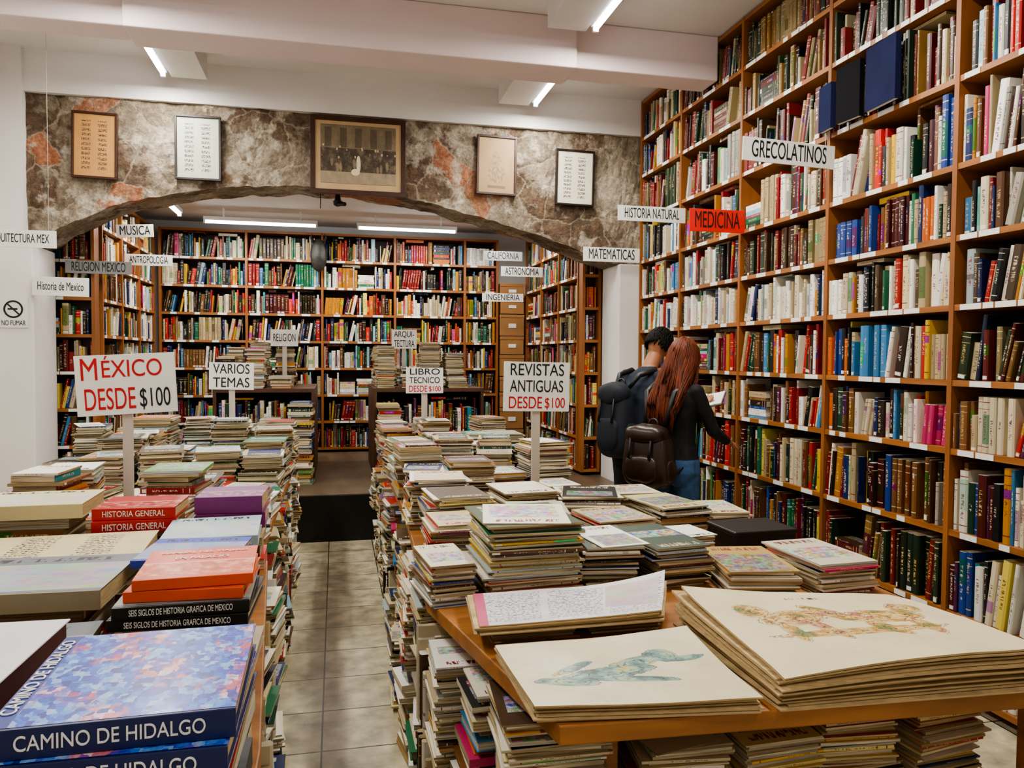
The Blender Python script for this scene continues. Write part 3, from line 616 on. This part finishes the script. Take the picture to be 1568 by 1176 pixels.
# ------------------------------------------------------------ signs
def sign(x0,x1,zc,h,Y,lines,bg='sign',fg='ink',post=None,tilt=0,name='hanging_sign',cord=0):
    mb=MB(); cx=(x0+x1)/2; Mx=TR(cx,Y,zc)@Matrix.Rotation(rad(tilt),4,'Y'); w=x1-x0
    mb.box(Mx,-w/2,w/2,-.004,.004,-h/2,h/2,0)
    if post is not None:
        mb.box(TR(cx,Y+.006+.012,0),-.022,.022,-.011,.011,post+.004,zc,1); mb.box(TR(cx,Y+.018,0),-.05,.05,-.03,.03,post+.002,post+.014,1)
    if cord:
        for k in (-.4,.4): mb.box(TR(cx+k*w,Y,0),-.0015,.0015,-.0015,.0015,zc,cord,1)
    ob=mb.build(name,[bg,'post'],bevel=.001)
    n=len(lines)
    for i,l in enumerate(lines):
        zz=h/2-h*(i+.5)/n
        segs=l if isinstance(l,list) else [(l,fg,1.0)]
        x=-w*.45
        for s,c,fr in segs:
            ww=w*.9*fr; text(s,None,1,c,ob,ww*.9,local=Mx@Vector((x+ww/2,-.0052,zz)),maxh=h/n*.72,tilt=tilt); x+=ww
    return ob
sign(2.19,2.765,2.745,.13,3.9,['GRECOLATINOS'],cord=2.87,tilt=2)
sign(2.36,2.775,2.54,.155,4.9,['MEDICINA'],'signr','ink')
sign(2.18,2.757,2.74,.12,5.8,['HISTORIA NATURAL'])
sign(2.19,2.735,2.53,.13,6.7,['MATEMATICAS'])
sign(-2.46,-1.97,2.42,.125,6.2,['ARQUITECTURA MEX'],cord=3.99)
sign(-2.34,-1.93,2.13,.15,6.8,['Historia de Mexico'],tilt=1)
sign(-2.28,-1.75,2.35,.11,7.38,['RELIGION MEXICO'],'signg')
sign(-2.03,-1.59,2.53,.11,8.3,['ANTROPOLOGIA']); sign(-2.03,-1.70,2.77,.12,8.0,['MUSICA'],tilt=-3)
sign(1.67,2.13,2.76,.11,8.8,['CALIFORNIA'],'signg'); sign(1.79,2.27,2.54,.11,8.4,['ASTRONOMIA']); sign(1.73,2.24,2.31,.1,9.2,['INGENIERIA'])
sign(-1.19,-.75,1.455,.285,3.97,[[('M','redink',.2),('ÉXICO','redink',.74)],[('DESDE','redink',.62),('$100','ink',.38)]],post=ZT,tilt=-3,name='price_sign')
sign(.87,1.235,1.435,.265,4.0,['REVISTAS','ANTIGUAS',[('DESDE','redink',.62),('$100','redink',.38)]],post=ZT,name='price_sign',tilt=1)
sign(-.955,-.625,1.43,.21,6.31,['VARIOS','TEMAS'],post=ZT,name='price_sign',tilt=1); sign(.53,.82,1.405,.2,6.0,['LIBRO','TECNICO',[('DESDE','redink',.6),('$100','redink',.4)]],post=ZT,name='price_sign')
sign(-.647,-.377,1.77,.17,8.2,['RELIGION'],post=1.276,name='price_sign'); sign(.574,.836,1.77,.2,8.2,['ARQUI-','TECTURA'],post=1.276,name='price_sign')
mb=MB(); mb.box(I4,-2.585,-2.375,6.812,6.818,1.80,2.04,0)
def ring(mb,c,r0,r1,y,mi,n=32):
    vs=[(c[0]+r*math.cos(2*math.pi*k/n),y,c[1]+r*math.sin(2*math.pi*k/n)) for r in (r0,r1) for k in range(n)]
    mb.add(vs,[(k,(k+1)%n,n+(k+1)%n,n+k) for k in range(n)],mi)
ring(mb,(-2.48,1.945),.056,.07,6.810,1); mb.box(Matrix.Translation((-2.48,6.8105,1.945))@Matrix.Rotation(rad(45),4,'Y'),-.06,.06,0,.001,-.006,.006,1)
mb.box(I4,-2.52,-2.45,6.8108,6.811,1.94,1.953,1)
ns=mb.build('no_smoking_sign',['sign','ink']); text('NO FUMAR',(-2.48,6.811,1.835),1,'ink',ns,.17,maxh=.04)
# ------------------------------------------------------------ framed pictures
M['f1']=pmat('old_tan_document','b5854e','columns'); M['f2']=pmat('grey_green_document','c2c8b8','columns'); M['f4']=pmat('tan_portrait_print','ab8c62','portrait'); M['f5']=pmat('white_document','dcd5c0','columns'); M['et']=pmat('group_etching','5a4c40','etching'); M['matb']=mat('beige_mount','b89c74',.7,.1,5)
def pic(x0,x1,z0,z1,pm,fr='frame',b=.018,mount=0,tilt=0):
    Y=6.855; mb=MB(); cx,cz=(x0+x1)/2,(z0+z1)/2; w,h=(x1-x0)/2,(z1-z0)/2; Mx=Matrix.Translation((cx,Y,cz))@Matrix.Rotation(rad(tilt),4,'Y')
    uvt=[(0,0),(1,0),(1,1),(0,1)]
    mb.box(Mx,-w,w,-.012,.022,h-b,h,0); mb.box(Mx,-w,w,-.012,.022,-h,-h+b,0); mb.box(Mx,-w,-w+b,-.012,.022,-h+b,h-b,0); mb.box(Mx,w-b,w,-.012,.022,-h+b,h-b,0)
    mb.box(Mx,-w+b,w-b,0,.01,-h+b,h-b,2 if mount else 1,uvs=[uvt,None,None,None,None,None])
    if mount: mb.box(Mx,-w+b+mount,w-b-mount,-.003,.004,-h+b+mount*1.2,h-b-mount*.7,1,uvs=[uvt,None,None,None,None,None])
    mb.build('framed_picture',[fr,pm,'matb'],bevel=.002)
pic(-2.06,-1.72,3.01,3.54,'f1','frame2',tilt=1); pic(-1.289,-.928,3.04,3.57,'f2'); pic(-.21,.60,2.985,3.65,'et','frame2',.04,.045); pic(1.234,1.6,3.05,3.58,'f4','frame2',.02,tilt=1); pic(1.97,2.34,2.99,3.5,'f5',tilt=1)
# mask ornament on rear shelves
mb=MB(); vs=[];n=16;k=12
for i in range(k+1):
    ph=math.pi*i/k
    for j in range(n):
        th=2*math.pi*j/n; x=.1*math.sin(ph)*math.cos(th); y=.07*math.sin(ph)*math.sin(th); z=.2*math.cos(ph)
        if y<0: y-=.03*math.exp(-(x/.02)**2-((z+.0)/.05)**2)-.02*math.exp(-((abs(x)-.04)/.015)**2-((z-.05)/.02)**2)
        vs.append((-.2+x+.004*math.sin(z*60),9.62+y,2.8+z))
mb.add(vs,[(i*n+j,i*n+(j+1)%n,(i+1)*n+(j+1)%n,(i+1)*n+j) for i in range(k) for j in range(n)])
for s in (-1,1): mb.tube([(-.2+s*.06,9.6,2.96),(-.2+s*.09,9.58,3.01),(-.2+s*.07,9.57,3.05)],[.02,.014,.004],8)
M['mask']=mat('carved_mask','2e2c28',.5,.4,20,bump=.4); mb.build('carved_mask',['mask'],smooth=True)
mb=MB(); mb.tube([(-.13,7.1,3.03),(-.13,7.1,2.9)],[.004,.004],6); mb.tube([(.02,7.1,3.03),(.02,7.1,2.97)],[.02,.03],12); mb.tube([(.02,7.1,2.97),(.02,7.1,2.94),(.02,7.1,2.925)],[.045,.04,.015],14); mb.tube([(.02,7.08,2.945),(.08,7.0,2.93)],[.02,.018],10); mb.build('security_camera',['black'])
# ------------------------------------------------------------ people
M['skin']=mat('skin','a8704f',.5,.06,14,bump=.03); M['shirt']=mat('black_shirt','0b0c10',.8,.2,14,bump=.3,bscale=30); M['navyshirt']=mat('navy_shirt','111b2c',.8,.2,14,bump=.3,bscale=30)
M['jeans']=mat('blue_denim','34557e',.8,.3,25,bump=.3,bscale=200); M['darkpants']=mat('dark_trousers','121419',.8,.15,14,bump=.2); M['shoe']=mat('dark_shoes','141414',.5,.1,14); M['lip']=mat('lips','8a4a42',.5,.05,14)
M['hairr']=mat('auburn_hair','5c270d',.5,.5,40,(1,1,.1),.15,80,spec=.3); M['hairk']=mat('black_hair','070605',.6,.4,60,(1,1,.2),.2,90,spec=.2)
M['leather']=mat('dark_leather','2c1d15',.33,.35,7,bump=.25,bscale=30); M['canvas']=mat('dark_blue_canvas','131a24',.75,.2,10,bump=.3,bscale=120)
def capsule(vs,fs,p0,p1,r0,r1,n=14):
    p0,p1=Vector(p0),Vector(p1); d=(p1-p0); L=d.length or 1e-4; d=d/L
    a=d.cross(Vector((0,0,1)) if abs(d.z)<.9 else Vector((1,0,0))).normalized(); b=d.cross(a); o=len(vs)
    R_=[(-r0*math.cos(q),r0*math.sin(q)) for q in [math.pi/2*i/4 for i in range(1,5)]]+[(L+r1*math.sin(q),r1*math.cos(q)) for q in [math.pi/2*i/4 for i in range(0,4)]]
    for s,r in R_:
        for k in range(n): an=2*math.pi*k/n; vs.append(p0+d*s+(a*math.cos(an)+b*math.sin(an))*r)
    m=len(R_)
    for i in range(m-1):
        for k in range(n): fs.append((o+i*n+k,o+i*n+(k+1)%n,o+(i+1)*n+(k+1)%n,o+(i+1)*n+k))
    fs.append(tuple(o+k for k in range(n))[::-1]); fs.append(tuple(o+(m-1)*n+k for k in range(n)))
def hand(caps,w,dirv,palm,side,curl=.5):
    w=Vector(w); d=Vector(dirv).normalized(); pn=Vector(palm).normalized(); s=d.cross(pn).normalized()*side
    for k in (-1,0,1): caps.append((w+s*k*.016,w+d*.085+s*k*.024,.014,.013,'skin'))
    for k,(off,L) in enumerate([(.03,.066),(.01,.075),(-.011,.07),(-.031,.054)]):
        p=w+d*.085+s*off; seg=[.45,.32,.23]
        for q in range(3):
            ang=curl*(q+.4)*.8; v=(d*math.cos(ang)+pn*math.sin(ang)).normalized(); e=p+v*L*seg[q]; caps.append((p,e,.0088-.0008*q,.0082-.0008*q,'skin')); p=e
    p=w+d*.025+s*.03; e=p+(s*.6+d*.6+pn*.5).normalized()*.038; caps.append((p,e,.012,.0105,'skin')); e2=e+(d*.8+s*.1+pn*.5).normalized()*.028; caps.append((e,e2,.01,.0085,'skin'))
def human(name,base,head_deg,tor,caps,headc,headtilt,hem,shirt,pants,voxel=.0065):
    Mw=TR(base[0],base[1],0,head_deg); vs=[];fs=[]
    n=24
    for z,x,y,rx,ry in tor:
        for k in range(n):
            an=2*math.pi*k/n; c,s=math.cos(an),math.sin(an)
            vs.append(Vector((x+rx*math.copysign(abs(c)**.9,c),y+ry*math.copysign(abs(s)**.85,s),z)))
    m=len(tor)
    for i in range(m-1):
        for k in range(n): fs.append((i*n+k,i*n+(k+1)%n,(i+1)*n+(k+1)%n,(i+1)*n+k))
    fs.append(tuple(range(n))[::-1]); fs.append(tuple(range((m-1)*n,m*n)))
    for c in caps: capsule(vs,fs,*c[:4])
    Hm=Matrix.Translation(headc)@Matrix.Rotation(rad(headtilt),4,'Y')
    o=len(vs); K=16
    for i in range(1,K):
        ph=math.pi*i/K
        for k in range(n):
            th=2*math.pi*k/n; x=.095*math.sin(ph)*math.cos(th); y=.075*math.sin(ph)*math.sin(th); z=.12*math.cos(ph)
            if z<0: y*=1+z*2.2; x=x*(1+z*1.2)+(-z*.12)
            if x>.05 and .0<z<.03: x-=.006
            vs.append(Hm@Vector((x,y,z)))
    for i in range(K-2):
        for k in range(n): fs.append((o+i*n+k,o+i*n+(k+1)%n,o+(i+1)*n+(k+1)%n,o+(i+1)*n+k))
    fs.append(tuple(o+k for k in range(n))); fs.append(tuple(o+(K-2)*n+k for k in range(n))[::-1])
    hcaps=[((.09,0,.02),(.112,0,-.025),.008,.013,'skin'),((.075,-.014,-.066),(.085,.014,-.066),.008,.008,'lip'),((.07,0,-.1),(.082,0,-.1),.016,.014,'skin'),((-.005,.078,.01),(-.008,.082,-.02),.014,.009,'skin'),((-.005,-.078,.01),(-.008,-.082,-.02),.014,.009,'skin'),((.083,.03,.028),(.083,.012,.026),.008,.008,'skin'),((.083,-.03,.028),(.083,-.012,.026),.008,.008,'skin')]
    hcaps=[(Hm@Vector(a),Hm@Vector(b),r,q,l) for a,b,r,q,l in hcaps]
    for c in hcaps: capsule(vs,fs,*c[:4])
    me=D.meshes.new(name); me.from_pydata([tuple(v) for v in vs],[],fs); ob=D.objects.new(name,me); SC.collection.objects.link(ob)
    r=ob.modifiers.new('r','REMESH'); r.mode='VOXEL'; r.voxel_size=voxel
    s=ob.modifiers.new('s','SMOOTH'); s.factor=.5; s.iterations=4
    dg=bpy.context.evaluated_depsgraph_get(); nm=D.meshes.new_from_object(ob.evaluated_get(dg)); ob.modifiers.clear(); ob.data=nm
    ix={'shirt':0,'pants':1,'skin':2,'shoe':3,'lip':4}
    nm.materials.clear()
    for k in (shirt,pants,'skin','shoe','lip'): nm.materials.append(M[k])
    allc=[(Vector(c[0]),Vector(c[1]),c[2],c[3],c[4]) for c in caps]+hcaps
    bb=[]
    for a,b,r0,r1,l in allc: bb.append((a,b-a,max((b-a).length_squared,1e-8),r0,r1,l,(a+b)/2,(b-a).length/2+max(r0,r1)+.03))
    Hi=Hm.inverted(); mis=[]
    for p in nm.polygons:
        q=p.center.copy(); best=9;lab='skin'
        for i in range(m-1):
            if tor[i][0]<=q.z<=tor[i+1][0]:
                f=(q.z-tor[i][0])/(tor[i+1][0]-tor[i][0]); a=[tor[i][j]+(tor[i+1][j]-tor[i][j])*f for j in range(5)]
                best=(math.hypot((q.x-a[1])/a[3],(q.y-a[2])/a[4])-1)*min(a[3],a[4]); lab='shirt' if q.z>hem else 'pants'
        if (q-Vector(headc)).length<.2:
            hv=Hi@q; dh=(math.sqrt((hv.x/.095)**2+(hv.y/.075)**2+(hv.z/.12)**2)-1)*.08
            if dh<best: best=dh;lab='skin'
        for a,d,l2,r0,r1,l,mid,rr in bb:
            if (q-mid).length>rr: continue
            t_=max(0,min(1,(q-a).dot(d)/l2)); dd=(q-a-d*t_).length-(r0+(r1-r0)*t_)
            if dd<best: best=dd;lab=l
        mis.append(ix[lab])
    nm.polygons.foreach_set('material_index',mis); nm.polygons.foreach_set('use_smooth',[True]*len(mis))
    nrm=[v.normal.copy() for v in nm.vertices]; cos=[v.co.copy() for v in nm.vertices]; out=[]
    for q,nn in zip(cos,nrm):
        if .12<q.z<headc[2]-.2 and q.x<.27: q=q+nn*(.005*noise.noise(q*13)+.004*noise.noise(Vector((q.x*30,q.y*30,q.z*9))))
        out+=[q.x,q.y,q.z]
    nm.vertices.foreach_set('co',out); nm.update()
    ob.matrix_world=Mw
    eb=MB()
    for s in (-1,1): eb.tube([Hm@Vector((.078,s*.03,.012)),Hm@Vector((.088,s*.03,.012))],[.011,.006],10)
    eb.build('eyes',['whiteink'],ob)
    return ob,Mw,Hm
def legs(caps,hipz,sp,kx=.03):
    for s in (-1,1):
        caps.append(((0,s*.085,hipz-.04),(kx,s*(.09+sp*.3),.5),.088,.058,'pants')); caps.append(((kx,s*(.09+sp*.3),.5),(-.02,s*(.095+sp),.09),.058,.042,'pants'))
        caps.append(((-.03,s*(.095+sp),.045),(.14,s*(.105+sp),.035),.042,.034,'shoe'))
def child(ob,par): ob.parent=par; ob.matrix_parent_inverse=par.matrix_world.inverted()
caps=[]; legs(caps,.92,.02)
caps+=[((.02,0,1.42),(.05,0,1.53),.05,.045,'skin')]
caps+=[((.0,-.15,1.385),(.10,-.215,1.14),.05,.04,'shirt'),((.10,-.215,1.14),(.33,-.17,1.06),.04,.031,'shirt'),((.33,-.17,1.06),(.40,-.15,1.045),.027,.024,'skin')]
hand(caps,(.40,-.15,1.045),(.9,.1,-.25),(0,.3,-1),-1,.4)
caps+=[((.0,.15,1.385),(.08,.21,1.13),.05,.04,'shirt'),((.08,.21,1.13),(.26,.11,1.24),.04,.031,'shirt'),((.26,.11,1.24),(.31,.07,1.27),.027,.024,'skin')]
hand(caps,(.31,.07,1.27),(.6,-.6,.35),(-.2,-.3,1),1,.5)
torW=[(.80,0,0,.105,.15),(.88,-.01,0,.125,.175),(.95,-.01,0,.12,.168),(1.05,0,0,.095,.135),(1.14,.005,0,.092,.13),(1.24,.012,0,.11,.145),(1.32,.008,0,.108,.155),(1.39,.0,0,.085,.15),(1.43,.01,0,.06,.09),(1.46,.02,0,.045,.05)]
woman,Mw,Hw=human('woman_with_long_hair',(2.09,4.5),32,torW,caps,(.085,0,1.59),20,.965,'shirt','jeans')
hb=MB(); NR=150
for lay in range(3):
    for i in range(NR):
        a=rad(-142+284*i/(NR-1)+R.uniform(-2,2)); rr=1.0+.04*lay+R.uniform(0,.03); pts=[]
        part=Vector((R.uniform(-.05,.07),R.uniform(-.008,.008),.123+.003*lay))
        for q in (.0,.3,.6,.85,1.0):
            ph=q*math.pi/2; x=-math.cos(a)*.108*rr*math.sin(ph); y=math.sin(a)*.086*rr*math.sin(ph); z=.128*rr*math.cos(ph)
            p=Vector((x,y,z))
            if q<.4: p=p.lerp(part,1-q/.4)
            pts.append(Hw@p)
        end=R.uniform(1.13,1.22) if abs(a)<2 else R.uniform(1.2,1.32); st=pts[-1].copy(); w=R.uniform(-.006,.006)
        for f in (.12,.3,.5,.7,.88,1.0):
            z=st.z+(end-st.z)*f; bx=-.135-.008*lay+.02*math.cos(a*2)
            x=st.x+(bx-st.x)*min(1,f*1.3)*(1 if abs(a)<1.9 else .45); y=st.y*(1+.22*math.sin(f*2.7))+w*f+.006*math.sin(f*8+a*3+lay)
            if f>.85: y*=.82
            pts.append(Vector((x+.004*math.sin(f*9+a*4),y,z)))
        rs=[.005]+[.0056]*(len(pts)-3)+[.004,.001]
        hb.tube([Mw@p for p in pts],rs,5)
o=hb.build('long_hair',['hairr'],None,smooth=True); child(o,woman)
def superbox(mb,Mx,cx,cy,cz,a,b,c,e=.45,mi=0,n=24,k=14,taper=0):
    vs=[]
    sg=lambda v,p: math.copysign(abs(v)**p,v)
    for i in range(k+1):
        ph=-math.pi/2+math.pi*i/k
        for j in range(n):
            th=2*math.pi*j/n; z=c*sg(math.sin(ph),e); tp=1-taper*(z/c)
            x=a*sg(math.cos(ph),e)*sg(math.cos(th),e)*tp; y=b*sg(math.cos(ph),e)*sg(math.sin(th),e)*tp
            p=Vector((cx+x,cy+y,cz+z)); p+=Vector((x,y,z)).normalized()*.008*noise.noise(p*16) if (x or y or z) else Vector()
            vs.append(Mx@p)
    mb.add(vs,[(i*n+j,i*n+(j+1)%n,(i+1)*n+(j+1)%n,(i+1)*n+j) for i in range(k) for j in range(n)],mi)
def backpack(name,Mx,zc,h,w,d,xb,m,par,straps,e=.62):
    mb=MB(); superbox(mb,Mx,xb,0,zc,d,w,h,e,taper=.18)
    superbox(mb,Mx,xb-d*.8,0,zc-h*.35,d*.45,w*.72,h*.42,e)
    superbox(mb,Mx,xb-d*.25,0,zc+h*.68,d*.95,w*.86,h*.3,.75)
    for s in (-1,1):
        superbox(mb,Mx,xb,s*w*.95,zc-h*.4,d*.55,w*.13,h*.36,.7)
        mb.tube([Mx@Vector(p) for p in [(xb-d*.98,s*w*.45,zc+h*.7),(xb-d*1.1,s*w*.45,zc+h*.2),(xb-d*1.25,s*w*.45,zc-.05*h)]],[.008,.008,.008],6,1)
        pts=[(xb+d*.6,s*.07,zc+h*.85),(xb+d+.03,s*.10,straps[1]),(straps[2],s*.115,straps[0]),(straps[2]+.10,s*.12,straps[0]-.07),(straps[2]+.11,s*.14,straps[0]-.2),(straps[2]+.03,s*.17,zc),(xb+d*.6,s*w*.8,zc-h*.6)]
        mb.tube([Mx@Vector(p) for p in pts],[.014,.02,.022,.022,.018,.012,.01],8,1)
    mb.tube([Mx@Vector((xb+d*.5,math.cos(q)*.035,zc+h*.93+math.sin(q)*.04)) for q in [math.pi*i/8 for i in range(9)]],[.008]*9,6,1)
    ob=mb.build(name,[m,'black'],smooth=True); child(ob,par)
backpack('leather_backpack',Mw@Matrix.Translation((0,.03,0)),.99,.2,.165,.09,-.235,'leather',woman,(1.425,1.38,-.0))
mb=MB(); Mb=Mw@Matrix.Translation((.40,.02,1.31))@Matrix.Rotation(rad(20),4,'Z')@Matrix.Rotation(rad(-25),4,'Y')
for s in (-1,1):
    Ms=Mb@Matrix.Rotation(rad(14*s),4,'X'); y0,y1=sorted((0,s*.12)); mb.box(Ms,-.09,.09,y0,y1,-.012,-.009,1); mb.box(Ms,-.086,.086,y0*.96,y1*.96,-.009,.002,0)
o=mb.build('open_book',['label','ink']); child(o,woman)
caps=[]; legs(caps,.97,.03,.02)
caps+=[((.16,0,1.50),(.215,0,1.60),.058,.054,'skin')]
for s in (-1,1):
    caps+=[((.11,s*.175,1.45),(.10,s*.23,1.27),.058,.052,'shirt'),((.10,s*.23,1.27),(.12,s*.245,1.16),.044,.04,'skin'),((.12,s*.245,1.16),(.33,s*.13,1.20),.04,.028,'skin')]
    hand(caps,(.33,s*.13,1.20),(.8,-s*.5,.2),(-.2,-s*.2,1),s,.6)
torM=[(.83,0,0,.11,.155),(.93,0,0,.125,.17),(1.0,.01,0,.12,.162),(1.1,.02,0,.108,.155),(1.2,.045,0,.115,.165),(1.3,.07,0,.125,.18),(1.4,.10,0,.12,.19),(1.46,.12,0,.09,.16),(1.50,.14,0,.065,.09),(1.53,.16,0,.05,.06)]
man,Mm,Hm_=human('man_with_backpack',(2.08,5.2),22,torM,caps,(.265,0,1.69),34,1.0,'navyshirt','darkpants')
hb=MB()
for i in range(900):
    a=R.uniform(-math.pi,math.pi); el=R.uniform(0,1)
    ph=el*math.pi*.56 if abs(a)<2.0 else el*math.pi*.32
    p=[]
    for q in range(4):
        f=ph+q*.1; rr=1.04+.03*math.sin(q*.8)
        p.append(Mm@Hm_@Vector((-math.cos(a)*.1*rr*math.sin(f)-.004,math.sin(a)*.083*rr*math.sin(f),.126*rr*math.cos(f))))
    hb.tube(p,[.007,.008,.006,.002],5)
o=hb.build('short_hair',['hairk'],None,smooth=True); child(o,man)
backpack('canvas_backpack',Mm,1.15,.27,.15,.09,-.15,'canvas',man,(1.50,1.47,.10))
# fit lettering
bpy.context.view_layer.update()
for ob,w,mh in TX:
    dx,dy=max(ob.dimensions.x,.01),max(ob.dimensions.y,.01)
    sx=w/dx; sy=min(mh/dy,sx*2.2); sx=min(sx,sy*1.3); ob.scale=(sx,sy,1)
# ------------------------------------------------------------ world / camera
w=D.worlds.new('world'); SC.world=w; w.use_nodes=True; w.node_tree.nodes['Background'].inputs[0].default_value=(.8,.85,.9,1); w.node_tree.nodes['Background'].inputs[1].default_value=.3
cam=D.cameras.new('camera'); co=D.objects.new('camera',cam); SC.collection.objects.link(co)
cam.sensor_width=36; cam.lens=1178/1568*36; cam.clip_start=.02
psi,th,ro=rad(12.9),rad(-2.09),.006
f=Vector((math.sin(psi)*math.cos(th),math.cos(psi)*math.cos(th),math.sin(th))); r=Vector((math.cos(psi),-math.sin(psi),0)); u=r.cross(f)
r2=r*math.cos(ro)+u*math.sin(ro); u2=u*math.cos(ro)-r*math.sin(ro)
mm=Matrix((r2,u2,-f)).transposed().to_4x4(); mm.translation=(0,0,1.6); co.matrix_world=mm
SC.camera=co
try: SC.view_settings.look='AgX - Medium High Contrast'
except Exception: pass
